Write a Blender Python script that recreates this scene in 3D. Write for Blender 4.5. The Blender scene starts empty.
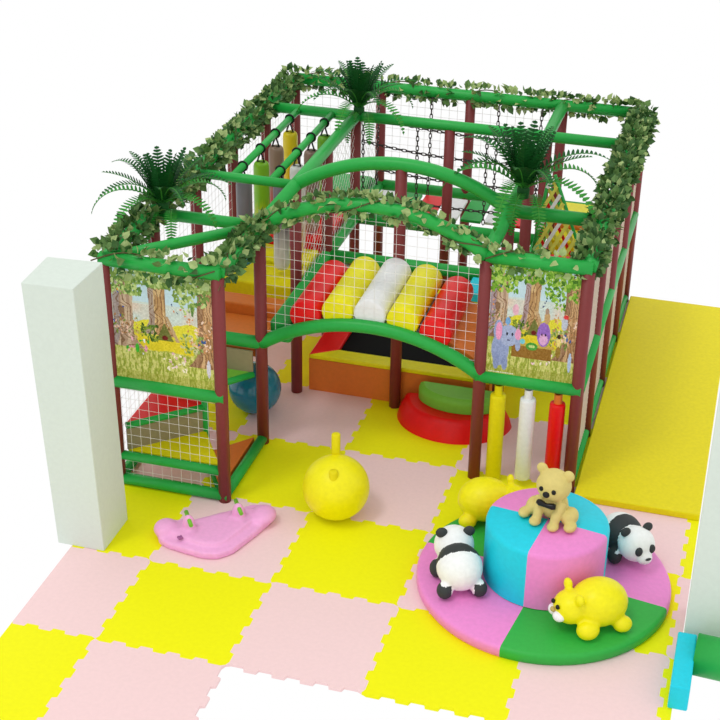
import bpy, math, random
import numpy as np
from mathutils import Vector, Matrix
random.seed(7)
PI = math.pi
COL = bpy.context.scene.collection

# ------------------------------------------------------------------ materials
def lin(c):
    return tuple(((v/255)/12.92 if v/255 <= .04045 else ((v/255+.055)/1.055)**2.4) for v in c)

def mat(name, rgb, rough=.5, spec=.3, var=.04, bump=0.0, scale=30, metal=0.0):
    m = bpy.data.materials.new(name); m.use_nodes = True
    nt = m.node_tree; b = nt.nodes['Principled BSDF']
    b.inputs['Roughness'].default_value = rough
    b.inputs['Specular IOR Level'].default_value = spec
    b.inputs['Metallic'].default_value = metal
    tc = nt.nodes.new('ShaderNodeTexCoord')
    nz = nt.nodes.new('ShaderNodeTexNoise'); nz.inputs['Scale'].default_value = scale; nz.inputs['Detail'].default_value = 3
    nt.links.new(tc.outputs['Object'], nz.inputs['Vector'])
    r = nt.nodes.new('ShaderNodeValToRGB')
    c = lin(rgb)
    r.color_ramp.elements[0].position = .3; r.color_ramp.elements[1].position = .7
    r.color_ramp.elements[0].color = (*[x*(1-var) for x in c], 1)
    r.color_ramp.elements[1].color = (*[min(1, x*(1+var)) for x in c], 1)
    nt.links.new(nz.outputs['Fac'], r.inputs['Fac']); nt.links.new(r.outputs['Color'], b.inputs['Base Color'])
    if bump:
        bp = nt.nodes.new('ShaderNodeBump'); bp.inputs['Strength'].default_value = bump; bp.inputs['Distance'].default_value = .005
        nt.links.new(nz.outputs['Fac'], bp.inputs['Height']); nt.links.new(bp.outputs['Normal'], b.inputs['Normal'])
    return m

YEL = (238, 232, 8)
M = dict(
    mat_yellow=mat('foam_mat_yellow', (240, 238, 10), .6, .15, .02, .1),
    mat_pink=mat('foam_mat_pink', (240, 208, 208), .6, .15, .02, .1),
    yellow=mat('vinyl_yellow', (240, 230, 8), .4), dyellow=mat('vinyl_ochre_yellow', (228, 214, 10), .5, .2),
    red=mat('vinyl_red', (232, 10, 14), .35), white=mat('vinyl_white', (238, 238, 238), .4),
    green=mat('foam_sleeve_green', (32, 166, 66), .4, .35), dgreen=mat('vinyl_green', (40, 165, 70), .45),
    lgreen=mat('vinyl_light_green', (120, 190, 60), .4), maroon=mat('foam_sleeve_maroon', (128, 52, 52), .45, .3),
    orange=mat('vinyl_orange', (222, 120, 45), .45), olive=mat('vinyl_grey_brown', (150, 138, 105), .6),
    black=mat('black_fabric', (12, 12, 14), .7, .1), cord=mat('white_net_cord', (236, 232, 230), .7, .1),
    cordB=mat('beige_net_cord', (206, 190, 174), .7, .1), lattice=mat('pale_yellow_strap', (226, 222, 96), .6),
    chain=mat('dark_chain_steel', (52, 40, 40), .45, .5), pink=mat('moulded_pink', (240, 170, 218), .4),
    rod=mat('handle_green', (120, 190, 50), .4), discpink=mat('vinyl_orchid_pink', (235, 138, 205), .45),
    discgreen=mat('vinyl_grass_green', (48, 172, 66), .45), cyan=mat('vinyl_cyan', (24, 205, 225), .45),
    blueball=mat('rubber_teal_blue', (14, 122, 152), .15, .6), plaster=mat('pillar_plaster', (214, 224, 214), .8, .1, .02),
    tan=mat('plush_tan', (216, 198, 122), .7, .1), panda_w=mat('plush_white', (240, 242, 240), .6, .2), panda_b=mat('plush_charcoal', (58, 62, 62), .6, .2),
    eye=mat('eye_black', (16, 12, 12), .3), muzzle=mat('muzzle_white', (245, 240, 240), .5), nose=mat('nose_tan', (190, 165, 95), .5),
    mark=mat('purple_mark', (165, 95, 150), .5), leafA=mat('ivy_mid_green', (98, 132, 72), .6, .2, .15), leafB=mat('ivy_pale_green', (162, 182, 118), .6, .2, .12),
    leafC=mat('ivy_dark_green', (62, 98, 50), .6, .2, .15), vine=mat('vine_stem', (92, 84, 52), .8),
    palmA=mat('fern_dark_green', (20, 84, 32), .5, .2, .2), palmB=mat('fern_green', (52, 138, 46), .5, .2, .2), palmstem=mat('fern_rib', (66, 150, 50), .5),
    steel=mat('clamp_black', (22, 24, 24), .4), wood=mat('slat_tan', (222, 205, 150), .6))

def bagmat(name, top, bot, z0, z1):
    m = bpy.data.materials.new(name); m.use_nodes = True; nt = m.node_tree; b = nt.nodes['Principled BSDF']
    b.inputs['Roughness'].default_value = .35
    tc = nt.nodes.new('ShaderNodeTexCoord'); sp = nt.nodes.new('ShaderNodeSeparateXYZ'); nt.links.new(tc.outputs['Object'], sp.inputs[0])
    w = nt.nodes.new('ShaderNodeTexNoise'); w.inputs['Scale'].default_value = 40
    mp = nt.nodes.new('ShaderNodeMapping'); mp.inputs['Scale'].default_value = (1, 1, .05)
    nt.links.new(tc.outputs['Object'], mp.inputs[0]); nt.links.new(mp.outputs[0], w.inputs['Vector'])
    ma = nt.nodes.new('ShaderNodeMath'); ma.operation = 'MULTIPLY_ADD'; ma.inputs[1].default_value = .5; nt.links.new(w.outputs['Fac'], ma.inputs[0])
    mr = nt.nodes.new('ShaderNodeMapRange'); mr.inputs['From Min'].default_value = z0; mr.inputs['From Max'].default_value = z1
    mr.clamp = False
    nt.links.new(sp.outputs['Z'], mr.inputs['Value']); nt.links.new(mr.outputs[0], ma.inputs[2])
    r = nt.nodes.new('ShaderNodeValToRGB'); e = r.color_ramp.elements
    e[0].position = .5; e[0].color = (*lin(bot), 1); e[1].position = .85; e[1].color = (*lin(top), 1)
    nt.links.new(ma.outputs[0], r.inputs['Fac']); nt.links.new(r.outputs['Color'], b.inputs['Base Color'])
    return m

# ------------------------------------------------------------------ mesh builder
class MB:
    def __init__(s): s.v = []; s.f = []; s.m = []; s.sm = []
    def add(s, vs, fs, mi=0, smooth=False):
        o = len(s.v); s.v += [tuple(v) for v in vs]
        for f in fs: s.f.append([i+o for i in f]); s.m.append(mi); s.sm.append(smooth)
    def box(s, a, b, mi=0):
        x0, y0, z0 = a; x1, y1, z1 = b
        s.add([(x0,y0,z0),(x1,y0,z0),(x1,y1,z0),(x0,y1,z0),(x0,y0,z1),(x1,y0,z1),(x1,y1,z1),(x0,y1,z1)],
              [(0,3,2,1),(4,5,6,7),(0,1,5,4),(1,2,6,5),(2,3,7,6),(3,0,4,7)], mi)
    def prism(s, pts, z0, z1, mi=0):     # pts counter-clockwise seen from above
        n = len(pts)
        s.add([(x, y, z0) for x, y in pts]+[(x, y, z1) for x, y in pts],
              [list(range(n))[::-1], list(range(n, 2*n))]+[(i, (i+1) % n, n+(i+1) % n, n+i) for i in range(n)], mi)
    def tube(s, pts, r, seg=12, mi=0, caps=True, closed=False, smooth=True):
        P = [Vector(p) for p in pts]; n = len(P)
        rr = r if isinstance(r, (list, tuple)) else [r]*n
        T = []
        for i in range(n):
            a = P[i-1] if (i or closed) else P[0]; b = P[(i+1) % n] if (i < n-1 or closed) else P[-1]
            T.append((b-a).normalized())
        up = Vector((0, 0, 1)) if abs(T[0].z) < .95 else Vector((1, 0, 0))
        N = (up-T[0]*up.dot(T[0])).normalized(); vs = []
        for i in range(n):
            N = (N-T[i]*N.dot(T[i])).normalized(); B = T[i].cross(N)
            for k in range(seg):
                a = 2*PI*k/seg; vs.append(P[i]+rr[i]*(math.cos(a)*N+math.sin(a)*B))
        fs = []
        for i in range(n if closed else n-1):
            j = (i+1) % n
            for k in range(seg): fs.append((i*seg+k, i*seg+(k+1) % seg, j*seg+(k+1) % seg, j*seg+k))
        s.add(vs, fs, mi, smooth)
        if caps and not closed:
            o = len(s.v)-len(vs)
            s.f.append([o+k for k in range(seg)][::-1]); s.m.append(mi); s.sm.append(False)
            s.f.append([o+(n-1)*seg+k for k in range(seg)]); s.m.append(mi); s.sm.append(False)
    def lathe(s, prof, c=(0, 0, 0), seg=32, mi=0, a0=0, a1=2*PI, smooth=True, mfn=None):
        full = abs(a1-a0-2*PI) < 1e-6; n = seg if full else seg+1; vs = []
        for (r, z) in prof:
            for k in range(n):
                a = a0+(a1-a0)*k/seg; vs.append((c[0]+r*math.cos(a), c[1]+r*math.sin(a), c[2]+z))
        o = len(s.v); s.v += vs
        for i in range(len(prof)-1):
            for k in range(seg):
                k2 = (k+1) % n
                s.f.append([o+i*n+k, o+i*n+k2, o+(i+1)*n+k2, o+(i+1)*n+k]); s.sm.append(smooth)
                s.m.append(mfn(a0+(a1-a0)*(k+.5)/seg) if mfn else mi)
    def ell(s, c, r, mi=0, rot=None, seg=24, rings=14, smooth=True):
        vs = []; R = rot or Matrix.Identity(3)
        for i in range(rings+1):
            t = PI*i/rings
            for k in range(seg):
                a = 2*PI*k/seg
                v = R @ Vector((r[0]*math.sin(t)*math.cos(a), r[1]*math.sin(t)*math.sin(a), r[2]*math.cos(t)))
                vs.append(v+Vector(c))
        fs = []
        for i in range(rings):
            for k in range(seg): fs.append((i*seg+k, (i+1)*seg+k, (i+1)*seg+(k+1) % seg, i*seg+(k+1) % seg))
        s.add(vs, fs, mi, smooth)
    def build(s, name, mats, parent=None, loc=None, bevel=0, bseg=2, merge=False):
        org = Vector(parent_world(parent)) if parent else Vector(loc or (0, 0, 0))
        me = bpy.data.meshes.new(name)
        me.from_pydata([tuple(Vector(v)-org) for v in s.v], [], s.f)
        for m in (mats if isinstance(mats, (list, tuple)) else [mats]): me.materials.append(M[m] if isinstance(m, str) else m)
        me.polygons.foreach_set('material_index', s.m); me.polygons.foreach_set('use_smooth', s.sm)
        me.validate(); me.update()
        o = bpy.data.objects.new(name, me); COL.objects.link(o)
        if parent: o.parent = parent
        else: o.location = org
        if bevel:
            b = o.modifiers.new('round', 'BEVEL'); b.width = bevel; b.segments = bseg; b.limit_method = 'ANGLE'; b.angle_limit = math.radians(40)
        return o

def parent_world(p):
    v = Vector((0, 0, 0))
    while p: v += p.location; p = p.parent
    return v
def tag(o, label, cat, group=None, kind=None):
    if label: o['label'] = label
    if cat: o['category'] = cat
    if group: o['group'] = group
    if kind: o['kind'] = kind
    return o
def thing(name, label, cat, loc, group=None):
    o = bpy.data.objects.new(name, None); COL.objects.link(o); o.location = loc; o.empty_display_size = .1
    return tag(o, label, cat, group)

# ------------------------------------------------------------------ floor of puzzle mats
XL, XR, YB, YF = -.66, 4.08, 6.80, 0
def teeth(flip):
    n = 9; pts = []; A = .017
    for k in range(n):
        a = .03+.94*k/n; d = .94/n; s = A if (k+flip) % 2 else -A
        pts += [(a+d*.06, s), (a+d*.94, s)]
    return pts
def edge(p, q, flip):     # interior boundary points from p to q with trapezoid teeth
    L = math.hypot(q[0]-p[0], q[1]-p[1]); ux, uy = (q[0]-p[0])/L, (q[1]-p[1])/L
    out = [p]
    for t, s in teeth(flip): out.append((p[0]+ux*t*L-uy*s, p[1]+uy*t*L+ux*s))
    return out
cells = [(i, j) for i in range(-1, 5) for j in range(0, 7)]+[(-1, -1), (0, -1)]
cs = set(cells)
fl = MB()
def clipx(poly, xc, keep_ge):
    out = []
    for a, b in zip(poly, poly[1:]+poly[:1]):
        ia = (a[0] >= xc) == keep_ge; ib = (b[0] >= xc) == keep_ge
        if ia: out.append(a)
        if ia != ib:
            t = (xc-a[0])/(b[0]-a[0]); out.append((xc, a[1]+t*(b[1]-a[1])))
    return out
def clipy(poly, yc):
    q = clipx([(y, x) for x, y in poly], yc, False)
    return [(x, y) for y, x in q]
for (i, j) in cells:
    b = edge((i, j), (i+1, j), i & 1); r = edge((i+1, j), (i+1, j+1), j & 1)
    t = edge((i, j+1), (i+1, j+1), i & 1); l = edge((i, j), (i, j+1), j & 1)
    poly = b+r+[(i+1, j+1)]+t[::-1][:-1]+[(i, j+1)]+l[::-1][:-1]
    if i == -1: poly = clipx(poly, XL, True)
    if i == 4: poly = clipx(poly, XR, False)
    if j == 6: poly = clipy(poly, YB)
    fl.prism(poly, -.02, 0, (i+j) % 2)
tag(fl.build('floor', ['mat_yellow', 'mat_pink']), 'interlocking yellow and pink foam puzzle mats laid in a chequered floor', None, None, 'structure')

# ------------------------------------------------------------------ pillars
p = MB(); pb = [(-.78, 1.0), (-.385, 1.0), (-.385, 1.46), (-.78, 1.46)]; pt_ = [(-.855, .97), (-.455, .99), (-.445, 1.47), (-.88, 1.44)]
p.add([(x, y, 0) for x, y in pb]+[(x, y, 2.28) for x, y in pt_], [(0,3,2,1),(4,5,6,7),(0,1,5,4),(1,2,6,5),(2,3,7,6),(3,0,4,7)])
tag(p.build('pillar', 'plaster', loc=(-.59, 1.23, 0), bevel=.006), 'tall square white pillar standing beside the front left corner of the play frame', 'pillar', None, 'structure')
p = MB(); p.box((4.085, 1.12, 0), (4.62, 1.62, 2.4))
tag(p.build('pillar', 'plaster', loc=(4.35, 1.37, 0), bevel=.006), 'white pillar cut by the right edge behind the cyan and green bolster', 'pillar', None, 'structure')

# ------------------------------------------------------------------ the play frame
X = [-.67, .27, 1.22, 2.17, 2.98]; Y = [1.955, 2.92, 3.88, 4.84, 5.80, 6.76]
H, HM, LO = 2.07, .99, .045
PR, BR = .052, .058
frame = thing('play_frame', 'large indoor play frame of maroon posts and green padded beams', 'playground', (1.15, 4.3, 0))
def post(x, y, top=H-.03):
    m = MB(); m.tube([(x, y, 0), (x, y, top)], PR, 16); m.build('post', 'maroon', frame)
posts = [(0, k) for k in range(6)]+[(1, k) for k in range(6)]+[(2, 2), (2, 4), (2, 5)]+[(3, k) for k in range(1, 6)]+[(4, k) for k in range(1, 6)]
def archz(x, z0, x0=.27, x1=2.17, s=.30):
    c = (x1-x0)/2; Rr = (c*c+s*s)/(2*s); xm = (x0+x1)/2
    return z0+math.sqrt(max(0, Rr*Rr-(x-xm)**2))-(Rr-s)
for i, k in posts: post(X[i], Y[k], archz(1.22, H)-.03 if (i, k) == (2, 2) else H-.03)
def beam(a, b, r=BR, name='beam'):
    m = MB(); m.tube([a, b], r, 16); return m.build(name, 'green', frame)
e = .03
# top
beam((X[0]-e, Y[0], H), (X[1]+e, Y[0], H)); beam((X[1], Y[0], H), (X[1], Y[1], H)); beam((X[3], Y[1], H), (X[4]+e, Y[1], H))
beam((X[0], Y[0], H), (X[0], Y[5], H)); beam((X[0]-e, Y[5], H), (X[4]+e, Y[5], H)); beam((X[4], Y[1], H), (X[4], Y[5], H))
beam((X[0], Y[1], H), (X[1], Y[1], H), .05); beam((X[0], Y[2], H), (X[1], Y[2], H), .042); beam((X[0], Y[4], H), (X[4], Y[4], H), .052)
beam((X[1], Y[1], H), (X[1], Y[4], H)); beam((X[3], Y[1], H), (X[3], Y[5], H)); beam((X[3], Y[2], H), (X[4], Y[2], H))
beam((X[0], Y[0], H), (X[1], Y[1], H), .045, 'diagonal_beam')
for x in (-.32, .035): beam((x, Y[2], H), (x, Y[4], H), .034, 'bag_rail')
# arches
for (y, z) in ((Y[1], HM), (Y[1], H), (Y[2], H)):
    m = MB(); m.tube([(x, y, archz(x, z)) for x in np.linspace(.27, 2.17, 33)], BR, 16); m.build('arch_beam', 'green', frame)
# middle level
beam((X[0]-e, Y[0], HM), (X[1]+e, Y[0], HM)); beam((X[3]-e, Y[1], HM), (X[4]+e, Y[1], HM)); beam((X[0], Y[1], HM), (X[1], Y[1], HM))
beam((X[0], Y[0], HM), (X[0], Y[5], HM)); beam((X[0], Y[5], HM), (X[4], Y[5], HM)); beam((X[4], Y[1], HM), (X[4], Y[5], HM))
beam((X[1], Y[2], HM), (X[1], Y[5], HM)); beam((X[3], Y[1], HM), (X[3], Y[5], HM)); beam((X[1], Y[4], HM), (X[3], Y[4], HM)); beam((X[1], Y[3], HM), (X[3], Y[3], HM))
# low level
beam((X[0]-e, Y[0], .05), (X[1]+e, Y[0], .05), .05); beam((X[1], Y[0], .05), (X[1], Y[1], .05), .045); beam((X[0], Y[0], .05), (X[0], Y[5], .05), .045)
beam((X[4], Y[1], .05), (X[4], Y[5], .05), .045); beam((X[0], Y[5], .05), (X[4], Y[5], .05), .045)
beam((X[0], Y[0], .28), (X[1], Y[0], .28), .04)
# nets
def net(o, u, v, inside=None, step=.086, r=.0017, name='net_panel', diag=False, par=frame, mt='cord', rv=None):
    """rectangle o + s*u + t*v of knotted cord"""
    o, u, v = Vector(o), Vector(u), Vector(v); m = MB()
    L, W = u.length, v.length; un, vn = u/L, v/W
    def seg(a, b, n=24):
        run = None
        K = n if inside else 1
        for k in range(K):
            s0 = a+(b-a)*k/K; s1 = a+(b-a)*(k+1)/K; mid = (s0+s1)/2
            ok = (not inside) or inside(*(o+un*mid.x+vn*mid.y))
            if ok: run = [run[0] if run else s0, s1]
            if run and (not ok or k == K-1):
                m.tube([o+un*run[0].x+vn*run[0].y, o+un*run[1].x+vn*run[1].y], r, 4, caps=False, smooth=False); run = None
    if not diag:
        k = step/2
        while k < L: seg(Vector((k, 0)), Vector((k, W))); k += step
        k = step/2
        while k < W: seg(Vector((0, k)), Vector((L, k))); k += step
    else:
        k = -W
        while k < L:
            a = max(0, -k); b = min(W, L-k)
            if b > a:
                seg(Vector((k+a, a)), Vector((k+b, b)))
                seg(Vector((k+a, W-a)), Vector((k+b, W-b)))
            k += step*1.3
    return m.build(name, mt, par)
net((X[0], Y[0], .1), (X[1]-X[0], 0, 0), (0, 0, HM-.12))
net((X[1], Y[1], HM), (X[3]-X[1], 0, 0), (0, 0, 1.4), lambda x, y, z: archz(x, HM) < z < archz(x, H))
for k in range(5):
    net((X[0], Y[k], .1), (0, Y[k+1]-Y[k], 0), (0, 0, HM-.12))
    net((X[0], Y[k], HM), (0, Y[k+1]-Y[k], 0), (0, 0, H-HM))
for i in range(3): net((X[i], Y[5], HM), (X[i+1]-X[i], 0, 0), (0, 0, H-HM))
for k in (2, 3, 4): net((X[1], Y[k], HM), (0, Y[k+1]-Y[k], 0), (0, 0, H-HM), diag=True)
for k in range(1, 5):
    net((X[4], Y[k], .1), (0, Y[k+1]-Y[k], 0), (0, 0, HM-.12), r=.006, step=.05, mt='cordB')
    net((X[4], Y[k], HM), (0, Y[k+1]-Y[k], 0), (0, 0, H-HM), r=.006, step=.05, mt='cordB')

# printed forest panels -------------------------------------------------
NW, NH = 156, 170
def paint(kind):
    rg = np.random.RandomState(3+kind)
    A = np.zeros((NH, NW, 3)); yy, xx = np.mgrid[0:NH, 0:NW]; u = (xx+.5)/NW; v = (yy+.5)/NH      # v up
    def noise(fx, fy, seed):
        r2 = np.random.RandomState(seed); g = r2.rand(fy+2, fx+2)
        a = u*fx; b = v*fy; i = a.astype(int); j = b.astype(int); fa = a-i; fb = b-j
        fa = fa*fa*(3-2*fa); fb = fb*fb*(3-2*fb)
        return (g[j, i]*(1-fa)+g[j, i+1]*fa)*(1-fb)+(g[j+1, i]*(1-fa)+g[j+1, i+1]*fa)*fb
    def put(mask, col, a=1.0): 
        mk = (mask*a)[..., None]; A[:] = A*(1-mk)+np.array(col)*mk
    n1 = noise(9, 9, 1); n2 = noise(30, 40, 2); n3 = noise(70, 12, 4)
    A[:] = (196, 222, 232); put((v < .72)*1.0, (214, 214, 190), .5)
    put(np.clip(n1*1.6-.5, 0, 1)*(v < .7), (226, 196, 176), .7)
    put(((v < .52+.08*n1) & (u > .2)).astype(float), (222, 214, 60))
    put((v < .42+.06*n1).astype(float), (196, 190, 66))
    put((v < .30+.08*n1).astype(float), (168, 178, 70))
    put(((abs(v-.36) < .045+.03*n1) & (abs(u-.5) < .3)).astype(float), (226, 206, 40), .9)
    grass = noise(110, 40, 9)*.6+n3*.4
    put((v < .30)*(grass > .52), (222, 218, 140), .75); put((v < .3)*(grass < .38), (136, 150, 56), .6); put((v < .09)*1.0, (150, 150, 50), .35)
    def trunk(cx, w, v0, v1, lean, c1, c2, c3):
        c = cx+lean*(v-v0); ww = w*(1+1.2*np.clip((v0+.16-v)/.16, 0, 1)**2)
        d = (u-c)/ww; mk = ((abs(d) < 1) & (v > v0) & (v < v1)).astype(float)
        put(mk, c1); st = noise(60, 7, int(cx*100)+11)
        put(mk*(st > .55), c2, .8); put(mk*(d < -.35), c3, .6); put(mk*(abs(((d*2+noise(8, 14, 5)*3) % 1)-.5) < .12), (112, 78, 50), .7)
    pur = (148, 134, 168) if kind else (150, 142, 152)
    trunk(.10, .10, .34 if kind else .30, .92, .02, (176, 146, 122), (208, 184, 156), pur)
    trunk(.46, .085, .44, .95, .06 if kind else -.02, (186, 146, 98), (222, 192, 140), pur)
    trunk(.93, .09 if kind else .085, .20, .95, .02, (178, 136, 92), (214, 176, 130), (142, 108, 84))
    hol = (v > .40) & (v < .56) & (abs(u-.52) < (.56-v)*.55); put(hol.astype(float), (104, 112, 50), .9); put(((((u-.52)/.03)**2+((v-.425)/.022)**2) < 1).astype(float), (110, 30, 26))
    put(((abs(u-.56-(.58-v)*.5) < .018) & (v > .40) & (v < .62)).astype(float), (190, 160, 120))
    def dots(n, ux, vx, cols, rr):
        for _ in range(n):
            a, b = rg.uniform(*ux), rg.uniform(*vx); r = rg.uniform(*rr); c = cols[rg.randint(len(cols))]
            i0, i1 = int(max(0, (a-r*2)*NW)), int(min(NW, (a+r*2)*NW+1)); j0, j1 = int(max(0, (b-r*2)*NH)), int(min(NH, (b+r*2)*NH+1))
            if i1 <= i0 or j1 <= j0: continue
            th = rg.rand()*3; U = u[j0:j1, i0:i1]-a; V = v[j0:j1, i0:i1]-b
            p = U*math.cos(th)+V*math.sin(th); q = -U*math.sin(th)+V*math.cos(th)
            A[j0:j1, i0:i1][(p/r)**2+(q/(r*.55))**2 < 1] = c
    G = [(98, 150, 40), (140, 186, 62), (70, 120, 34), (178, 208, 96), (120, 170, 50)] if kind else [(120, 150, 70), (160, 186, 100), (90, 130, 60), (196, 214, 140), (140, 170, 84)]
    dots(420, (0, 1), (.86, 1.0), G, (.012, .028)); dots(120, (0, .3), (.76, .9), G, (.012, .026)); dots(90, (.62, .98), (.74, .9), G, (.012, .026)); dots(30, (.7, .85), (.66, .78), G, (.01, .02))
    dots(70, (.28, .45), (.38, .52), [(86, 120, 40), (130, 150, 50), (60, 90, 30)], (.01, .02)); dots(70, (.68, .9), (.32, .48), [(110, 140, 60), (150, 170, 90), (200, 200, 150)], (.01, .02))
    dots(60, (0, .25), (.4, .6), [(196, 160, 120), (230, 190, 170), (120, 140, 60), (170, 120, 70)], (.008, .016))
    dots(60, (.75, 1), (.35, .62), [(226, 180, 140), (236, 210, 190), (200, 140, 90)], (.008, .018))
    dots(16, (.1, .35), (.25, .38), [(240, 180, 200), (240, 240, 250), (226, 140, 170), (60, 170, 60)], (.01, .02))
    dots(26, (.5, .75), (.14, .3), [(236, 190, 200), (244, 234, 210), (240, 214, 214)], (.01, .018))
    dots(5, (.6, .8), (.64, .76), [(222, 130, 50), (60, 80, 120)], (.01, .014)); dots(5, (.0, .12), (.5, .85), [(70, 90, 170), (230, 150, 60)], (.01, .014)); dots(3, (.86, .94), (.38, .46), [(50, 90, 160)], (.012, .02))
    if kind:
        E_ = lambda a, b, ra, rb, c, al=1.0: put((((u-a)/ra)**2+((v-b)/rb)**2 < 1).astype(float), c, al)
        put(((u > .28) & (u < .74) & (v > .19) & (v < .32)).astype(float), (150, 108, 44)); put(((u > .28) & (u < .76) & (v > .295) & (v < .325)).astype(float), (200, 170, 80))
        E_(.51, .30, .07, .035, (80, 160, 60)); E_(.51, .30, .035, .014, (190, 216, 130))
        # small elephant-like animal
        E_(.15, .24, .10, .15, (150, 164, 206)); E_(.11, .13, .035, .08, (140, 154, 198)); E_(.21, .12, .035, .07, (140, 154, 198))
        E_(.24, .37, .115, .095, (168, 180, 216)); E_(.35, .30, .03, .06, (160, 174, 212)); E_(.12, .40, .055, .10, (150, 164, 206)); E_(.125, .40, .038, .08, (240, 160, 200)); E_(.345, .39, .035, .05, (236, 160, 200))
        E_(.22, .385, .012, .014, (40, 40, 60)); E_(.28, .385, .012, .014, (40, 40, 60)); E_(.24, .33, .02, .006, (90, 90, 130)); E_(.40, .335, .03, .025, (120, 200, 216))
        # round purple animal
        E_(.635, .42, .075, .11, (152, 108, 196)); E_(.635, .375, .05, .05, (222, 170, 214)); E_(.615, .42, .01, .012, (40, 20, 60)); E_(.655, .42, .01, .012, (40, 20, 60))
        E_(.66, .57, .035, .055, (196, 160, 110)); E_(.655, .63, .022, .028, (170, 140, 120)); E_(.30, .61, .035, .05, (236, 160, 190), .7); E_(.22, .50, .03, .035, (120, 170, 220))
        E_(.81, .36, .022, .05, (234, 212, 130)); E_(.81, .42, .02, .02, (60, 40, 30)); E_(.81, .28, .03, .05, (150, 120, 50)); E_(.86, .54, .035, .06, (190, 196, 210)); E_(.87, .60, .03, .02, (220, 60, 60))
        E_(.95, .2, .02, .09, (180, 200, 230)); put(((v > .022) & (v < .032) & (u > .03) & (u < .32) & ((u*60 % 1) < .7)).astype(float), (250, 250, 250))
    else:
        E2 = lambda a, b, ra, rb, c: put((((u-a)/ra)**2+((v-b)/rb)**2 < 1).astype(float), c)
        E2(.95, .20, .02, .08, (210, 206, 220)); E2(.23, .30, .02, .04, (60, 180, 50))
    A += (rg.rand(NH//2+1, NW//2+1, 1).repeat(2, 0).repeat(2, 1)[:NH, :NW]-.5)*24*(.4+.6*(v < .7))[..., None]
    return np.clip(A, 0, 255)/255
def poster_mat():
    m = bpy.data.materials.new('printed_vinyl'); m.use_nodes = True; nt = m.node_tree; b = nt.nodes['Principled BSDF']
    a = nt.nodes.new('ShaderNodeAttribute'); a.attribute_name = 'print'; nt.links.new(a.outputs['Color'], b.inputs['Base Color'])
    b.inputs['Roughness'].default_value = .5; b.inputs['Specular IOR Level'].default_value = .2
    return m
PM = poster_mat()
def poster(x0, x1, y, z0, z1, kind, label):
    bd = MB(); bd.box((x0, y-.006, z0), (x1, y+.012, z1)); board = bd.build('printed_panel', 'white', frame); board['label'] = label
    A = paint(kind); m = MB()
    vs = [(x0+(x1-x0)*i/NW, y-.0075, z0+(z1-z0)*j/NH) for j in range(NH+1) for i in range(NW+1)]
    fs = [(j*(NW+1)+i, j*(NW+1)+i+1, (j+1)*(NW+1)+i+1, (j+1)*(NW+1)+i) for j in range(NH) for i in range(NW)]
    m.add(vs, fs); o = m.build('print', PM, board)
    at = o.data.color_attributes.new('print', 'FLOAT_COLOR', 'CORNER')
    c = A.reshape(-1, 3); c = np.where(c <= .04045, c/12.92, ((c+.055)/1.055)**2.4)
    c4 = np.concatenate([c, np.ones((len(c), 1))], 1).repeat(4, 0).astype(np.float32)
    at.data.foreach_set('color', c4.ravel())
poster(X[0]+.05, X[1]-.05, Y[0]-.01, HM+.04, H-.04, 0, 'printed picture of a forest clearing with tree trunks and flowers')
poster(X[3]+.05, X[4]-.05, Y[1]-.01, HM+.04, H-.04, 1, 'printed forest picture with a blue elephant and a purple animal')

# ------------------------------------------------------------------ winding corner steps
A_, B_, C_, D_ = (X[0]+.06, Y[0]+.06), (X[1]-.06, Y[0]+.06), (X[1]-.06, Y[1]-.06), (X[0]+.06, Y[1]-.06)
Q = (-.10, 2.50)
st = thing('corner_stairs', 'winding foam steps in orange, yellow, red and green inside the front left corner bay', 'stairs', (-.2, 2.43, 0))
def tri(pts, z0, z1, mt, name, label=None):
    m = MB(); m.prism(pts, z0, z1); o = m.build(name, mt, st, bevel=.008)
    if label: o['label'] = label
tri([B_, C_, Q], 0, .08, 'orange', 'step', 'orange triangular lowest step')
tri([A_, B_, Q], .24, .30, 'dyellow', 'step', 'yellow triangular step')
tri([D_, A_, Q], .50, .56, 'red', 'step', 'red triangular step')
tri([C_, D_, Q], .68, .73, 'lgreen', 'step', 'light green triangular step')
def wallp(a, b, z0, z1, mt, name, th=.01):
    m = MB(); a, b = Vector((*a, 0)), Vector((*b, 0)); n = (b-a).normalized().cross(Vector((0, 0, 1)))*th
    m.prism([(a+n)[:2], (b+n)[:2], (b-n)[:2], (a-n)[:2]], z0, z1); m.build(name, mt, st)
wallp(A_, Q, .30, .50, 'olive', 'riser'); wallp(D_, C_, .73, .93, 'olive', 'riser'); wallp(D_, Q, .56, .68, 'olive', 'riser')
for a, b, za, zb in ((A_, Q, .53, .53), (Q, C_, .705, .705), (B_, Q, .03, .03)):
    m = MB(); m.tube([(*a, za), (*b, zb)], .03, 12); m.build('edge_bar', 'green', st)
m = MB(); m.tube([(*Q, 0), (*Q, .74)], .03, 12); m.build('centre_post', 'green', st)
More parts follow.
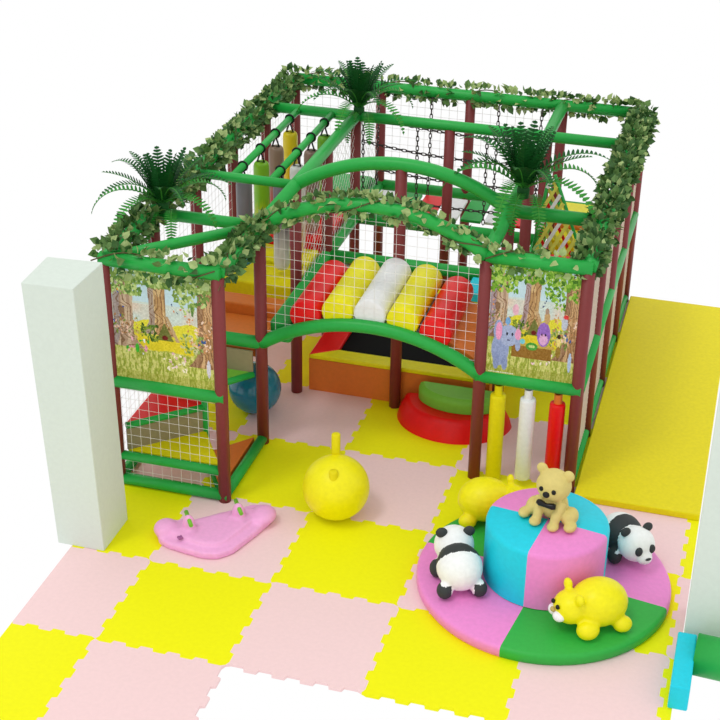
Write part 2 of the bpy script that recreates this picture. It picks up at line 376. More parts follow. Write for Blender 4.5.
# ------------------------------------------------------------------ foam decks
def pad(name, a, b, mt, label, cat, group=None, bevel=.015):
    m = MB(); m.box(a, b); return tag(m.build(name, mt, loc=((a[0]+b[0])/2, (a[1]+b[1])/2, a[2]), bevel=bevel), label, cat, group)
G1 = 'foam deck blocks inside the play frame'
IX0, IX1 = X[0]+.06, X[1]-.06
pad('deck_block', (IX0, 2.99, .80), (IX1, 3.60, .88), 'orange', 'orange foam deck at the top of the corner steps behind the left picture panel', 'deck', G1)
pad('deck_block', (IX0, 3.605, .82), (IX1, 3.81, .98), 'orange', 'narrow orange foam step between the orange deck and the first yellow deck', 'deck', G1)
pad('deck_block', (IX0, 3.95, .86), (IX1, 4.40, 1.03), 'dyellow', 'yellow foam deck directly under the nearest hanging bags', 'deck', G1)
pad('deck_block', (IX0, 4.405, .86), (IX1, 4.77, 1.06), 'yellow', 'slightly raised yellow foam deck in front of the red deck', 'deck', G1)
pad('deck_block', (IX0, 4.91, .86), (IX1, 5.73, 1.08), 'red', 'red foam deck under the farthest hanging bags', 'deck', G1)
pad('deck_block', (IX0, 5.87, .86), (IX1, 6.69, 1.10), 'dgreen', 'green foam deck in the far left corner of the play frame', 'deck', G1)
RX0, RX1 = X[3]+.07, X[4]-.07
pad('deck_block', (RX0, 6.42, .70), (RX1, 6.69, 1.07), 'yellow', 'tall yellow foam block against the far right back beam', 'deck', G1)
pad('deck_block', (RX0, 6.30, .70), (RX1, 6.415, .98), 'orange', 'thin orange foam block between two yellow blocks at the far right', 'deck', G1)
pad('deck_block', (RX0, 5.98, .70), (RX1, 6.295, .94), 'dyellow', 'low yellow foam block behind the lattice climbing net', 'deck', G1)
pad('deck_block', (RX0, 5.50, .70), (RX1, 5.72, .90), 'red', 'red foam block just behind the lattice climbing net', 'deck', G1)
pad('deck_block', (1.72, 4.42, .90), (2.09, 4.76, 1.0), 'cyan', 'small cyan foam block behind the far end of the roller bridge', 'deck', G1)
pad('deck_block', (1.92, 3.95, .90), (2.09, 4.41, .99), 'orange', 'small orange foam block between roller bridge and cyan block', 'deck', G1)

# ------------------------------------------------------------------ roller bridge
rb = thing('roller_bridge', 'arched bridge of red, yellow and white padded rollers', 'bridge', (1.22, 3.4, .99))
m = MB(); xs = np.linspace(.36, 2.08, 25)
for y0, y1 in ((2.985, 3.80),):
    vs = []
    for x in xs:
        z = archz(x, HM)
        vs += [(x, y0, z), (x, y1, z), (x, y1, z-.03), (x, y0, z-.03)]
    n = len(xs); fs = []
    for i in range(n-1):
        for k in range(4): fs.append((i*4+k, (i+1)*4+k, (i+1)*4+(k+1) % 4, i*4+(k+1) % 4))
    fs += [(0, 1, 2, 3), ((n-1)*4+3, (n-1)*4+2, (n-1)*4+1, (n-1)*4)]
    m.add(vs, fs)
m.build('curved_deck', 'white', rb)
for x, mt in ((.655, 'red'), (.935, 'yellow'), (1.215, 'white'), (1.495, 'yellow'), (1.775, 'red')):
    m = MB(); z = archz(x, HM)+.10; R = .137; y0, y1 = 2.93, 3.84
    prof = [(y0, 0), (y0, R-.02), (y0+.006, R-.006), (y0+.02, R)]+[(y0+.02+(y1-y0-.04)*t, R) for t in (.25, .5, .75)]+[(y1-.02, R), (y1-.006, R-.006), (y1, R-.02), (y1, 0)]
    seg = 32; vs = []
    for (y, r) in prof:
        for k in range(seg): vs.append((x+r*math.cos(2*PI*k/seg), y, z+r*math.sin(2*PI*k/seg)))
    m.add(vs, [(i*seg+k, i*seg+(k+1) % seg, (i+1)*seg+(k+1) % seg, (i+1)*seg+k) for i in range(len(prof)-1) for k in range(seg)], 0, True)
    m.build('roller', mt, rb)['label'] = {'red': 'red padded roller', 'yellow': 'yellow padded roller', 'white': 'white padded roller'}[mt]
def slope(x0, x1, mt, name):
    m = MB(); vs = []; N = 8
    for x in np.linspace(x0, x1, N+1):
        z = archz(x, HM)+.012
        vs += [(x, 2.985, z+.055), (x, 3.81, z+.055), (x, 3.81, z), (x, 2.985, z)]
    fs = [(i*4+k, (i+1)*4+k, (i+1)*4+(k+1) % 4, i*4+(k+1) % 4) for i in range(N) for k in range(4)]+[(0, 1, 2, 3), (N*4+3, N*4+2, N*4+1, N*4)]
    m.add(vs, fs); m.build(name, mt, rb)
m = MB(); m.box((.325, 2.975, .985), (.515, 3.82, 1.19)); m.build('end_pad', 'dgreen', rb, bevel=.03)
slope(1.87, 2.108, 'orange', 'end_pad')

# ------------------------------------------------------------------ trampoline
tr = thing('trampoline', 'low trampoline with black bed and orange sides under the roller bridge', 'trampoline', (1.25, 4.8, 0))
tx0, tx1, ty0, ty1 = .37, 2.08, 3.945, 5.70
m = MB(); m.box((tx0, ty0, 0), (tx1, ty0+.06, .33)); m.box((tx0, ty1-.06, 0), (tx1, ty1, .33)); m.box((tx0, ty0+.06, 0), (tx0+.06, ty1-.06, .33)); m.box((tx1-.06, ty0+.06, 0), (tx1, ty1-.06, .33))
m.build('side_panel', 'orange', tr)
def tpad(pts, mt): m = MB(); m.prism(pts, .33, .375); m.build('border_pad', mt, tr, bevel=.01)
w = .24
tpad([(tx0, ty0), (tx1, ty0), (tx1-.02, ty0+.17), (tx0+w, ty0+.17)], 'yellow'); tpad([(tx0, ty0), (tx0+w, ty0+.17), (tx0+w, ty1-.17), (tx0, ty1)], 'red')
tpad([(tx0, ty1), (tx0+w, ty1-.17), (tx1-.02, ty1-.17), (tx1, ty1)], 'yellow')
m = MB(); m.box((tx0+.065, ty0+.065, .30), (tx1-.065, ty1-.065, .325)); m.build('jump_bed', 'black', tr)

# half-round seat with green cushion
hs = thing('half_round_seat', 'red half-round seat with green cushion against the orange trampoline side', 'seat', (1.80, 3.86, 0))
def halfdisc(c, r, z0, z1, name, mt, par, b=.02, sy=1.0, rt=None):
    m = MB(); rt = rt or r; N = 36; vs = []
    rows = [(r, z0), (r+(rt-r)*.5, (z0+z1)/2), (rt, z1-b), (rt-b*.3, z1-b*.3), (rt-b, z1)]
    for rr, z in rows:
        for k in range(N+1):
            a = PI+PI*k/N; vs.append((c[0]+rr*math.cos(a), c[1]+rr*math.sin(a)*sy, z))
    n = N+1; fs = [(i*n+k, i*n+k+1, (i+1)*n+k+1, (i+1)*n+k) for i in range(len(rows)-1) for k in range(N)]
    m.add(vs, fs, 0, True); L = len(rows)-1
    m.add([vs[L*n+k] for k in range(n)], [list(range(n))]); m.add([vs[k] for k in range(n)], [list(range(n))[::-1]])
    back = [vs[i*n] for i in range(len(rows))]+[vs[i*n+N] for i in range(len(rows)-1, -1, -1)]
    m.add(back, [list(range(len(back)))])
    return m.build(name, mt, par)
halfdisc((1.80, 3.825), .53, 0, .20, 'seat_base', 'red', hs, .05, .86, rt=.47)
halfdisc((1.85, 3.825), .39, .203, .34, 'cushion', 'lgreen', hs, .05, .66)

# ------------------------------------------------------------------ punching bags
LBL = [('grey punching bag fading to blue, hanging nearest on the outer left rail', (120, 118, 124), (30, 130, 200)),
       ('lime green punching bag fading to yellow, second from the front on the outer rail', (126, 186, 20), (220, 210, 30)),
       ('taupe punching bag fading to red, third from the front on the outer rail', (150, 122, 104), (215, 40, 40)),
       ('bright yellow punching bag hanging farthest back on the outer rail', (232, 208, 20), (236, 190, 30)),
       ('grey punching bag fading to streaky white, nearest on the inner rail', (122, 112, 122), (216, 220, 216)),
       ('white punching bag fading to peach, second from the front on the inner rail', (222, 220, 216), (232, 190, 140)),
       ('taupe brown punching bag, third from the front on the inner rail', (140, 112, 100), (170, 140, 120)),
       ('green punching bag hanging farthest back on the inner rail', (110, 170, 30), (150, 190, 40))]
def make_bag(mt, top):
    root = thing('punching_bag', 'bag', 'punching bag', (0, 0, H), 'punching bags hanging from two rails')
    m = MB(); R = .074; z1, z0 = -.135-top, -.98
    prof = [(0, z0), (R*.55, z0+.008), (R*.85, z0+.03), (R, z0+.07), (R, z1-.05), (R*.93, z1-.02), (R*.75, z1-.003), (0, z1)]
    m.lathe([(r, z+H) for r, z in prof], (0, 0, 0), 24); m.build('bag_body', mt, root)
    m = MB(); m.tube([(.043*math.cos(a), -.014, H+.043*math.sin(a)) for a in np.linspace(0, 2*PI, 17)[:-1]], .009, 6, closed=True)
    m.v = [(x, y+.0, z) for x, y, z in m.v]
    m.tube([(-.004, -.014, H-.04), (-.034, -.014, H+z1+.005), (.034, -.014, H+z1+.005), (.004, -.014, H-.04)], .010, 6)
    m.build('strap', 'steel', root)
    return root
ys = [4.18, 4.66, 5.09, 5.52]
for i, (lb, c1, c2) in enumerate(LBL):
    b = make_bag(bagmat('bag_vinyl', c1, c2, -.98-(.15 if i in (3, 7) else 0), -.2), 0)
    b['label'] = lb; b.location = (-.32 if i < 4 else .035, ys[i % 4], H)
# the rail straps wrap around a Y-running rail: ring lies in the XZ plane

# ------------------------------------------------------------------ chain bridge
cb = thing('chain_bridge', 'hanging plank bridge on dark chains along the back of the play frame', 'bridge', (1.2, 6.28, 1.0))
pcols = ['white', 'dgreen', 'red', 'white', 'dgreen', 'white', 'red']
for k, c in enumerate(pcols):
    x = .45+k*.243; m = MB(); m.box((x-.105, 6.03, .985), (x+.105, 6.56, 1.015)); m.build('plank', c, cb, bevel=.006)['label'] = {'white': 'white', 'dgreen': 'green', 'red': 'red'}[c]+' bridge plank'
def chain(a, b, sag=0, name='chain'):
    a, b = Vector(a), Vector(b); L = (b-a).length; n = max(2, int(L/.050)); m = MB()
    pt = lambda t: a+(b-a)*t-Vector((0, 0, sag*4*t*(1-t)))
    for k in range(n):
        p0, p1 = pt(k/n), pt((k+1)/n); c = (p0+p1)/2; t = (p1-p0).normalized()
        s = Vector((0, 1, 0)) if abs(t.z) > .5 else Vector((0, 0, 1))
        s = (s-t*s.dot(t)).normalized(); o = t.cross(s)
        if k % 2: s, o = o, s
        h = .034; w = .0135
        ring = [c+t*(h*math.cos(q)*(.9+.1*abs(math.cos(q))))+s*(w*math.sin(q)) for q in np.linspace(0, 2*PI, 11)[:-1]]
        m.tube(ring, .0052, 5, closed=True)
    m.build(name, 'chain', cb)
cx = [.30, .86, 1.56, 2.0]
for x in cx:
    chain((x, 5.96, 2.02), (x, 6.0, 1.0)); chain((x-.02, 6.64, 2.03), (x-.02, 6.60, 1.0))
for y in (5.955, 6.645):
    chain((.30, y, 1.76), (2.02, y, 1.70), .05, 'hand_chain'); chain((.30, y, 1.20), (2.02, y, 1.18), .04, 'hand_chain')
for x in cx:
    for a, b in (((x, 5.80, 2.02), (x, 5.96, 2.03)), ((x-.02, 6.76, 2.02), (x-.02, 6.64, 2.04))):
        m = MB(); m.tube([a, b], .008, 6); m.build('hook', 'chain', cb)

# ------------------------------------------------------------------ lattice climbing net
cn = thing('climbing_net', 'triangular lattice climbing net of yellow, white and red strips', 'climbing net', (2.57, 4.95, 1.0))
ax, bx0, bx1, zt, zb, yt, yb2 = 2.33, 2.13+.08, 2.80, 2.0, 1.02, 5.0, 4.92
def onnet(s, t): return (s, yb2+(yt-yb2)*t, zb+(zt-zb)*t)
def xr(t): return (bx0+(ax-bx0)*t, bx1+(ax+.05-bx1)*t)
for side in (0, 1):
    m = MB(); m.tube([onnet(xr(t)[side], t) for t in (0, .5, 1)], .016, 8); m.build('side_rope', 'dgreen', cn)
def strip(x0, sl, mt, dy, wd=.016):
    m = MB(); run = []
    for t in np.linspace(.0, 1, 40):
        x = x0+sl*t
        if xr(t)[0] < x < xr(t)[1]: run.append((x, t))
    if len(run) > 2:
        (xa, ta), (xb, tb) = run[0], run[-1]; a = Vector(onnet(xa, ta)); b = Vector(onnet(xb, tb)); d = (b-a).normalized()
        nrm = Vector((0, -1, 0)); s = d.cross(nrm).normalized()*wd; q = Vector((0, dy, 0)); h = Vector((0, .005, 0))
        vs = [a-s+q-h, a+s+q-h, b+s+q-h, b-s+q-h, a-s+q+h, a+s+q+h, b+s+q+h, b-s+q+h]
        m.add(vs, [(0, 1, 2, 3), (7, 6, 5, 4), (0, 4, 5, 1), (1, 5, 6, 2), (2, 6, 7, 3), (3, 7, 4, 0)]); m.build('strip', mt, cn)
k = 0
for x0 in np.arange(1.6, 2.9, .075):
    strip(x0, .48, ['white', 'lattice'][k % 2], -.012); k += 1
for x0 in np.arange(2.2, 3.5, .075):
    strip(x0, -.55, ['lattice', 'red', 'lattice'][k % 3], .012, .014); k += 1

# ------------------------------------------------------------------ hanging foam cylinders in the right bay
def cyl(x, zb, mt, label, neck):
    r = thing('foam_cylinder', label, 'foam cylinder', (x, Y[1]+.0, zb), 'upright foam cylinders under the right picture panel')
    m = MB(); R = .066; t = .84
    m.lathe([(0, zb), (R*.9, zb), (R, zb+.012), (R, t-.02), (R*.93, t-.004), (R*.8, t), (0, t)], (x, Y[1], 0), 28); m.build('cylinder_body', mt, r)
    m = MB(); m.lathe([(.034, t-.002), (.034, HM-.062)], (x, Y[1], 0), 18); m.build('neck', neck, r)
cyl(2.335, .012, 'dyellow', 'tall yellow foam cylinder under the right picture panel', 'dyellow')
cyl(2.585, .07, 'white', 'white foam cylinder between the yellow and the red one', 'white')
cyl(2.83, .17, 'red', 'red foam cylinder with orange neck beside the corner post', 'orange')

# ------------------------------------------------------------------ balls
bb = MB(); bb.ell((0, 0, .24), (.24, .24, .24), seg=40, rings=24); o = bb.build('gym_ball', 'blueball'); o.location = (.02, 3.42, 0)
tag(o, 'shiny teal blue ball under the orange deck behind the left posts', 'ball')
hb = thing('hopper_ball', 'big yellow hopper ball with two handle grips on the open floor', 'ball', (1.21, 2.02, 0))
m = MB(); m.ell((1.21, 2.02, .27), (.272, .272, .27), seg=48, rings=28); m.build('ball_body', 'yellow', hb)
for (x, y, z0, z1) in ((1.17, 2.14, .48, .70), (1.235, 1.86, .40, .53)):
    m = MB(); m.lathe([(.037, z0), (.037, z1-.01), (.032, z1-.003), (.024, z1), (0, z1)], (x, y, 0), 18); m.build('grip', 'dyellow', hb)

# ------------------------------------------------------------------ organic bodies
def fuse(parts, voxel=.012, smooth=6):
    """union of ellipsoids/tubes remeshed into one continuous skin; returns mesh datablock"""
    m = MB()
    for q in parts:
        if q[0] == 'p': m.prism(q[1], q[2], q[3])
        elif q[0] == 'e': m.ell(q[1], q[2], rot=q[3] if len(q) > 3 else None, seg=20, rings=12)
        else: m.tube(q[1], q[2], 12)
    o = m.build('temp_body', 'tan')
    r = o.modifiers.new('r', 'REMESH'); r.mode = 'VOXEL'; r.voxel_size = voxel; r.use_smooth_shade = True
    s = o.modifiers.new('s', 'SMOOTH'); s.factor = .6; s.iterations = smooth
    dg = bpy.context.evaluated_depsgraph_get(); me = bpy.data.meshes.new_from_object(o.evaluated_get(dg))
    old = o.data; bpy.data.objects.remove(o); bpy.data.meshes.remove(old)
    me.materials.clear(); me.polygons.foreach_set('use_smooth', [True]*len(me.polygons))
    return me
def put(name, me, mats, root, zone=None, xf=None):
    me.name = name
    for mm in mats: me.materials.append(M[mm])
    if zone:
        for p_ in me.polygons: p_.material_index = zone(p_.center)
    if xf: me.transform(xf)
    o = bpy.data.objects.new(name, me); COL.objects.link(o); o.parent = root
    return o
def small(name, parts, mt, root, xf):
    if name in ('eye', 'eye_patch') and len(parts) > 1:
        for q in parts: small(name, [q], mt, root, xf)
        return
    m = MB()
    for c, r, *rot in parts: m.ell(c, r, rot=rot[0] if rot else None, seg=18, rings=10)
    o = m.build(name, mt); o.data.transform(xf); o.parent = root; return o

# rocker
RK = (.34, 1.42)
rk = thing('rocking_toy', 'flat pink animal-shaped rocker with green handles on the floor', 'ride-on toy', (RK[0], RK[1], 0))
outl = [(-.06, 1.3), (-.09, 1.41), (-.03, 1.49), (.12, 1.51), (.22, 1.60), (.33, 1.70), (.43, 1.78), (.53, 1.88), (.64, 1.92), (.72, 1.86), (.75, 1.73), (.70, 1.55), (.65, 1.40), (.60, 1.25), (.51, 1.15), (.39, 1.12), (.25, 1.14), (.08, 1.17), (-.01, 1.21)]
outl = [(x-RK[0], y-RK[1]) for x, y in outl][::-1]
inn = [(x*.72, y*.72) for x, y in outl]
hd = [((.19, 1.36), 0), ((.51, 1.63), 1)]
body = [('p', outl, .0, .065), ('p', inn, .03, .10), ('e', (-.34, -.08, .075), (.10, .11, .065)), ('e', (.34, .32, .075), (.11, .13, .06))]
for (hx, hy), _ in hd: body.append(('e', (hx-RK[0], hy-RK[1], .14), (.055, .045, .09)))
put('toy_body', fuse(body, .012, 14), ['pink'], rk)
for (hx, hy), _ in hd:
    hx -= RK[0]; hy -= RK[1]
    m = MB(); m.tube([(hx+.055, hy-.085, .19), (hx-.055, hy+.085, .19)], .017, 12); o = m.build('handle', 'rod'); o.parent = rk
mk = MB()
for a in (0, PI/2, PI, 1.5*PI): mk.ell((.17-RK[0]+.014*math.cos(a), 1.22-RK[1]+.014*math.sin(a), .098), (.012, .012, .012), seg=10, rings=6)
o = mk.build('eye_mark', 'mark'); o.parent = rk

# ------------------------------------------------------------------ turntable
TC = (2.99, 1.59); A0 = math.radians(-99)
tt = thing('carousel_base', 'round pink and green soft platform under the plush animals', 'carousel', (TC[0], TC[1], 0))
def quarter(a0, prof, mt, name, par, seg=24):
    m = MB(); m.lathe(prof, (TC[0], TC[1], 0), seg, a0=a0, a1=a0+PI/2)
    # close the two cut faces
    for a in (a0, a0+PI/2):
        pts = [(TC[0]+r*math.cos(a), TC[1]+r*math.sin(a), z) for r, z in prof]+[(TC[0], TC[1], prof[0][1])]
        m.add(pts, [list(range(len(pts)))])
    return m.build(name, mt, par)
dprof = [(.952, 0), (.965, .02), (.965, .07), (.955, .088), (.935, .095), (0, .105)]
for k, c in enumerate(['discgreen', 'discpink', 'discgreen', 'discpink']):
    quarter(A0+k*PI/2+.001, dprof, c, 'disc_segment', tt)['label'] = 'green quarter of the disc' if c == 'discgreen' else 'pink quarter of the disc'
dr = thing('round_drum', 'tall pink and cyan soft drum standing in the centre of the round platform', 'drum', (TC[0], TC[1], .106))
rprof = [(.462, .106), (.462, .55), (.455, .575), (.437, .59), (0, .60)]
for k, c in enumerate(['discpink', 'cyan', 'discpink', 'cyan']):
    quarter(A0+k*PI/2+.001, rprof, c, 'drum_segment', dr)['label'] = 'pink quarter of the drum' if c == 'discpink' else 'cyan quarter of the drum'

# ------------------------------------------------------------------ plush animals
def xf_of(yaw, sc=1.0): return Matrix.Rotation(yaw, 4, 'Z') @ Matrix.Scale(sc, 4)
Z0 = .104
def panda(loc, yaw, label, sc=1.0):
    r = thing('panda_toy', label, 'plush toy', loc, 'plush animals around the drum')
    x = xf_of(yaw, sc)
    body = [('e', (-.06, 0, .175), (.20, .175, .17)), ('e', (.17, 0, .215), (.155, .155, .15)), ('e', (.30, 0, .165), (.065, .07, .06)),
            ('e', (.08, .14, .07), (.07, .06, .075)), ('e', (.08, -.14, .07), (.07, .06, .075)), ('e', (-.19, .13, .065), (.068, .062, .068)), ('e', (-.19, -.13, .065), (.068, .062, .068))]
    me = fuse(body, .010, 5)
    def zone(c):
        if c.z < .12 and abs(c.y) > .085 and (.0 < c.x < .17 or c.x < -.11): return 1
        if -.045 < c.x+.35*(c.z-.2) < .085: return 1
        return 0
    put('plush_body', me, ['panda_w', 'panda_b'], r, zone, x)
    for s in (1, -1): small('ear', [((.15, s*.105, .345), (.030, .046, .042))], 'panda_b', r, x)
    small('eye_patch', [((.304, .06, .236), (.024, .034, .042)), ((.304, -.06, .236), (.024, .034, .042))], 'panda_b', r, x)
    small('nose', [((.362, 0, .185), (.01, .028, .012))], 'panda_b', r, x)
    return r
panda((3.545, 2.02, Z0), math.radians(-52), 'plush panda facing forward on the right-hand pink quarter', .92)
panda((2.38, 1.30, Z0), math.radians(113), 'plush panda seen from behind on the left-hand pink quarter', 1.0)
def tiger(loc, yaw, label, sc=1.0):
    r = thing('yellow_bear_toy', label, 'plush toy', loc, 'plush animals around the drum')
    x = xf_of(yaw, sc)
    body = [('e', (-.05, 0, .20), (.24, .205, .195)), ('e', (.19, 0, .20), (.135, .145, .135)), ('e', (.10, .165, .075), (.095, .08, .08)), ('e', (.10, -.165, .075), (.095, .08, .08)),
            ('e', (-.20, .15, .065), (.08, .07, .068)), ('e', (-.20, -.15, .065), (.08, .07, .068)), ('e', (.17, .115, .335), (.034, .05, .05)), ('e', (.17, -.115, .335), (.034, .05, .05))]
    put('plush_body', fuse(body, .011, 5), ['yellow'], r, None, x)
    small('muzzle', [((.30, .045, .165), (.05, .058, .045)), ((.30, -.045, .165), (.05, .058, .045))], 'muzzle', r, x)
    small('nose', [((.335, 0, .205), (.022, .026, .02))], 'nose', r, x)
    small('eye', [((.318, .042, .25), (.016, .02, .02)), ((.318, -.042, .25), (.016, .02, .02))], 'eye', r, x)
    return r
tiger((3.42, 1.09, Z0), math.radians(212), 'yellow plush bear on the front green quarter facing left', .92)
tiger((2.45, 2.19, Z0), math.radians(14), 'yellow plush bear behind the drum on the rear green quarter', .92)

br = thing('teddy_bear', 'tan teddy bear with black bow tie sitting on top of the drum', 'plush toy', (3.01, 1.60, .60))
x = xf_of(math.radians(-106), .86)
body = [('e', (-.03, 0, .14), (.115, .13, .14)), ('e', (.0, 0, .35), (.145, .155, .145)), ('e', (.12, 0, .325), (.04, .05, .04)),
        ('e', (-.01, .125, .475), (.032, .052, .052)), ('e', (-.01, -.125, .475), (.032, .052, .052)),
        ('t', [(.02, .095, .22), (.09, .085, .12), (.13, .08, .035)], [.05, .046, .04]), ('t', [(.02, -.095, .22), (.09, -.085, .12), (.13, -.08, .035)], [.05, .046, .04]),
        ('e', (.15, .085, .033), (.062, .052, .036)), ('e', (.15, -.085, .033), (.062, .052, .036)),
        ('e', (-.01, .165, .08), (.10, .075, .08)), ('e', (-.01, -.165, .08), (.10, .075, .08)), ('e', (.08, .215, .04), (.075, .055, .042)), ('e', (.08, -.215, .04), (.075, .055, .042))]
put('bear_body', fuse(body, .009, 3), ['tan'], br, None, x)
small('eye', [((.134, .058, .365), (.015, .021, .023)), ((.134, -.058, .365), (.015, .021, .023))], 'eye', br, x)
small('nose', [((.158, 0, .335), (.024, .032, .028))], 'eye', br, x)
m = MB(); m.tube([(.125, -.085, .222), (.132, -.06, .222), (.138, 0, .217), (.132, .06, .222), (.125, .085, .222)], [.022, .030, .020, .030, .022], 10); o = m.build('bow_tie', 'eye'); o.data.transform(x); o.parent = br

# ------------------------------------------------------------------ side mat and bolster
pad('padded_mat', (3.045, 2.80, .0), (4.08, 6.78, .06), 'dyellow', 'long flat yellow padded mat beside the right side of the play frame', 'mat', bevel=.01)
bo = thing('corner_bolster', 'green and cyan soft bolster at the foot of the right pillar', 'bolster', (4.3, .85, 0))
m = MB(); m.box((4.045, .45, 0), (4.18, 1.06, .20)); m.build('end_block', 'cyan', bo, bevel=.012)
m = MB(); m.tube([(4.182, .90, .15), (4.5, .88, .15), (4.9, .84, .15)], .15, 24); m.build('bolster_roll', 'dgreen', bo)

# ------------------------------------------------------------------ ivy garlands
def leaf(m, c, d, n, L, W, mi):
    """heart-ish folded leaf at c pointing along d, normal n"""
    d = d.normalized(); s = d.cross(n).normalized(); n = s.cross(d)
    P = [(0, 0, 0), (.18, .42, .10), (.5, .5, .14), (1, 0, -.06), (.5, -.5, .14), (.18, -.42, .10), (.5, 0, 0)]
    vs = [c+d*(a*L)+s*(b*W)+n*(e_*L) for a, b, e_ in P]
    m.add(vs, [(0, 6, 2, 1), (6, 3, 2), (0, 5, 4, 6), (6, 4, 3)], mi)
def garland(path, per_m, label, R0=.055, weights=(5, 2, 4), spread=.05, size=.075, updown=0):
    m = MB(); P = [Vector(p) for p in path]
    seg = [(P[i], P[i+1]) for i in range(len(P)-1)]; Lt = sum((b-a).length for a, b in seg)
    def at(s):
        for a, b in seg:
            l = (b-a).length
            if s <= l: return a+(b-a)*(s/l), (b-a).normalized()
            s -= l
        return P[-1], (P[-1]-P[-2]).normalized()
    vine = []
    K = int(Lt/.04)
    for k in range(K+1):
        c, t = at(Lt*k/K*.999); up = Vector((0, 0, 1)); s = t.cross(up).normalized(); a = k*.28
        vine.append(c+(s*math.cos(a)+up*math.sin(a))*(R0+.012))
    m.tube(vine, .006, 5, mi=3)
    for k in range(int(Lt*per_m)):
        c, t = at(random.random()*Lt); up = Vector((0, 0, 1)); s = t.cross(up).normalized()
        a = random.random()*2*PI
        if updown and random.random() < updown: a = random.choice((PI/2, -PI/2))+random.gauss(0, .5)
        rad = s*math.cos(a)+up*math.sin(a)
        p0 = c+rad*(R0+random.random()*spread)
        d = rad*random.uniform(.3, 1)+t*random.uniform(-1, 1)+up*random.uniform(-.2, .5)+s*random.uniform(-.4, .4)
        n = Vector((random.uniform(-1, 1), random.uniform(-1.4, .6), random.uniform(0, 1.5)))
        L = size*random.uniform(.7, 1.2)
        leaf(m, p0, d, n, L, L*.8, random.choices((0, 1, 2), weights)[0])
    # finish
    o = m.build('ivy_garland', ['leafA', 'leafB', 'leafC', 'vine'], loc=tuple(P[0]))
    return tag(o, label, 'garland', 'ivy garlands along the top beams')
garland([(X[0], Y[0]+.05, H), (X[0], Y[5]-.05, H)], 330, 'long ivy garland wrapped along the left top beam', spread=.06)
garland([(X[4]-.02, Y[1]+.05, H), (X[4]+.0, Y[5]-.05, H)], 430, 'dense ivy garland wrapped along the right top beam', spread=.07, weights=(5, 2, 5))
garland([(X[0], Y[5]+.03, H), (X[4], Y[5]+.03, H)], 150, 'ivy garland along the back top beam', weights=(3, 6, 3), spread=.035, updown=.7, size=.075)
garland([(X[0]-.08, Y[0], H), (X[1], Y[0], H)], 110, 'ivy garland along the beam above the left picture panel', weights=(4, 5, 2), updown=.8)
garland([(X[1], Y[0], H), (X[1], Y[1], H)], 320, 'short ivy garland on the beam joining left panel and front arch', weights=(5, 3, 4))
garland([(x, Y[1], archz(x, H)) for x in np.linspace(.27, 2.17, 17)], 150, 'ivy garland over the upper front arch', weights=(3, 7, 2), updown=.75, spread=.03)
garland([(X[3], Y[1], H), (X[4]-.05, Y[1], H)], 100, 'ivy garland along the beam above the right picture panel', weights=(4, 5, 2), updown=.85, spread=.03)

# ------------------------------------------------------------------ artificial palms
def frond(m, base, az, el0, L, droop, W, mi=0, n=16, rib=2):
    """arching frond; el0 = start elevation, droop = total bend"""
    p_ = Vector(base); pts = [p_.copy()]; dirs = []
    h = Vector((math.cos(az), math.sin(az), 0)); up = Vector((0, 0, 1)); side = h.cross(up)
    for k in range(n):
        e_ = el0-droop*((k+.5)/n)**1.3; d = h*math.cos(e_)+up*math.sin(e_); dirs.append(d); p_ = p_+d*(L/n); pts.append(p_.copy())
    m.tube(pts, [.007*(1-.75*k/n) for k in range(n+1)], 5, mi=rib)
    for k in range(1, n):
        t = k/n; d = dirs[k]; nn = side.cross(d); w = W*math.sin(PI*min(1, .12+t*.88))**.6*(1.05-.35*t)
        for s in (1, -1):
            for q in (0,):
                a = pts[k]+dirs[k]*(L/n*q); gp = .70 if W < .095 else .85; tip = a+side*s*w*.9+d*(w*.42)+nn*(.25*w)
                b2 = a+d*(L/n*gp); tt2 = tip+d*.004
                m.add([a, b2, b2*.35+tip*.65+d*.006, tip, a*.35+tip*.65-d*.004], [(0, 1, 2, 3, 4)], mi)
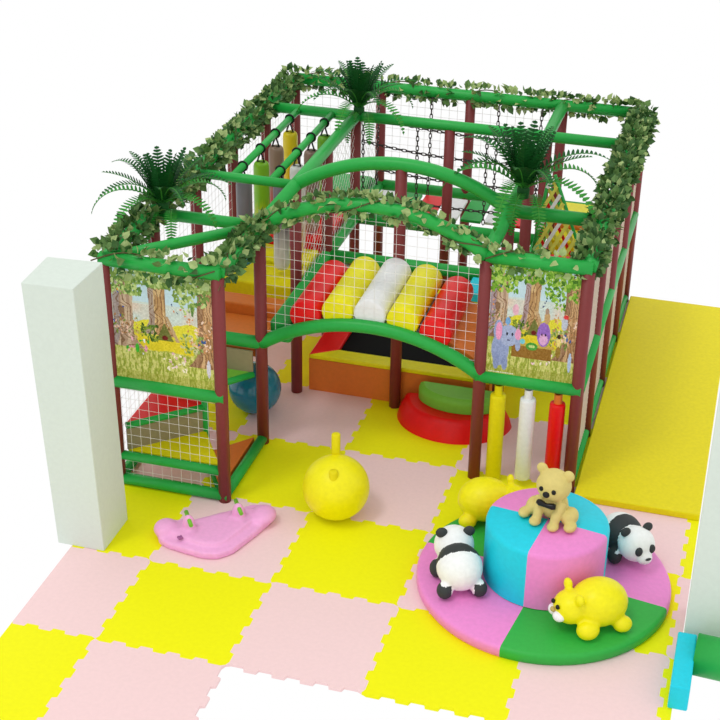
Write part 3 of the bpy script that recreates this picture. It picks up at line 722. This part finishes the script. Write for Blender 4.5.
def palm(loc, label, seed, sc=1.0):
    random.seed(seed)
    r = thing('artificial_palm', label, 'artificial plant', loc, 'artificial palm crowns on the top beams')
    b = Vector(loc); m = MB()
    for k in range(13):      # dense upright heart
        az = 2*PI*k/13+random.uniform(-.2, .2); frond(m, b+Vector((.03*math.cos(az), .03*math.sin(az), .02)), az, 1.42-(k % 3)*.13, .50*sc*random.uniform(.85, 1.02), .20, .105*sc, 0, 17, 0)
    m.build('inner_fronds', ['palmA', 'palmB', 'palmstem'], r)
    for k in range(15):
        az = 2*PI*k/15+random.uniform(-.2, .2)+.3; m = MB(); u_ = k % 3
        frond(m, b+Vector((0, 0, .02)), az, (1.05, .75, .95)[u_], (.72, .74, .60)[u_]*sc, (1.6, 2.1, .8)[u_], .085*sc, (0, 1, 0)[u_], 22)
        m.build('frond', ['palmA', 'palmB', 'palmstem'], r)
    for dx in (-.01, .09):
        m = MB(); frond(m, b+Vector((dx, -.03, 0)), -PI/2+dx*4, .2, .42*sc, 2.0, .075*sc, 1, 18); m.build('frond', ['palmA', 'palmB', 'palmstem'], r)
    m = MB(); m.lathe([(.05, -.045), (.055, .03), (.035, .08), (0, .09)], tuple(b), 14); m.build('stump', 'palmA', r)
palm((-.575, 2.92, H+.06), 'dark green palm crown on the front left beam above the left picture panel', 5, 1.0)
palm((.30, 5.80, H+.05), 'dark green palm crown on the back left beam crossing above the punching bags', 9, 1.05)
palm((2.27, 3.90, H+.17), 'dark green palm crown on the right beam crossing beside the second arch', 12, 1.18)

# ------------------------------------------------------------------ light and camera
w = bpy.data.worlds.new('white_studio'); bpy.context.scene.world = w; w.use_nodes = True
w.node_tree.nodes['Background'].inputs[0].default_value = (1, 1, 1, 1); w.node_tree.nodes['Background'].inputs[1].default_value = 1.0
sun = bpy.data.lights.new('sun', 'SUN'); sun.energy = .55; sun.angle = math.radians(12)
so = bpy.data.objects.new('sun', sun); COL.objects.link(so); so.location = (2, -2, 6)
so.rotation_euler = Vector((-.28, -.45, 1)).to_track_quat('Z', 'Y').to_euler()

cam = bpy.data.cameras.new('camera'); co = bpy.data.objects.new('camera', cam); COL.objects.link(co)
yaw, pitch, roll = -.2689, .4954, .0165
cy_, sy_, cp, sp = math.cos(yaw), math.sin(yaw), math.cos(pitch), math.sin(pitch)
fw = Vector((sy_*cp, cy_*cp, -sp)); r0 = Vector((cy_, -sy_, 0)); u0 = r0.cross(fw)
r2 = math.cos(roll)*r0+math.sin(roll)*u0; u2 = -math.sin(roll)*r0+math.cos(roll)*u0
co.matrix_world = Matrix(((r2.x, u2.x, -fw.x, 4.0561), (r2.y, u2.y, -fw.y, -7.6425), (r2.z, u2.z, -fw.z, 6.8862), (0, 0, 0, 1)))
cam.sensor_width = 36; cam.lens = 1481.53/720*36; cam.clip_end = 100
sc = bpy.context.scene; sc.camera = co
sc.view_settings.view_transform = 'Standard'; sc.view_settings.look = 'None'; sc.view_settings.exposure = 0; sc.view_settings.gamma = 1; sc.view_settings.use_curve_mapping = False
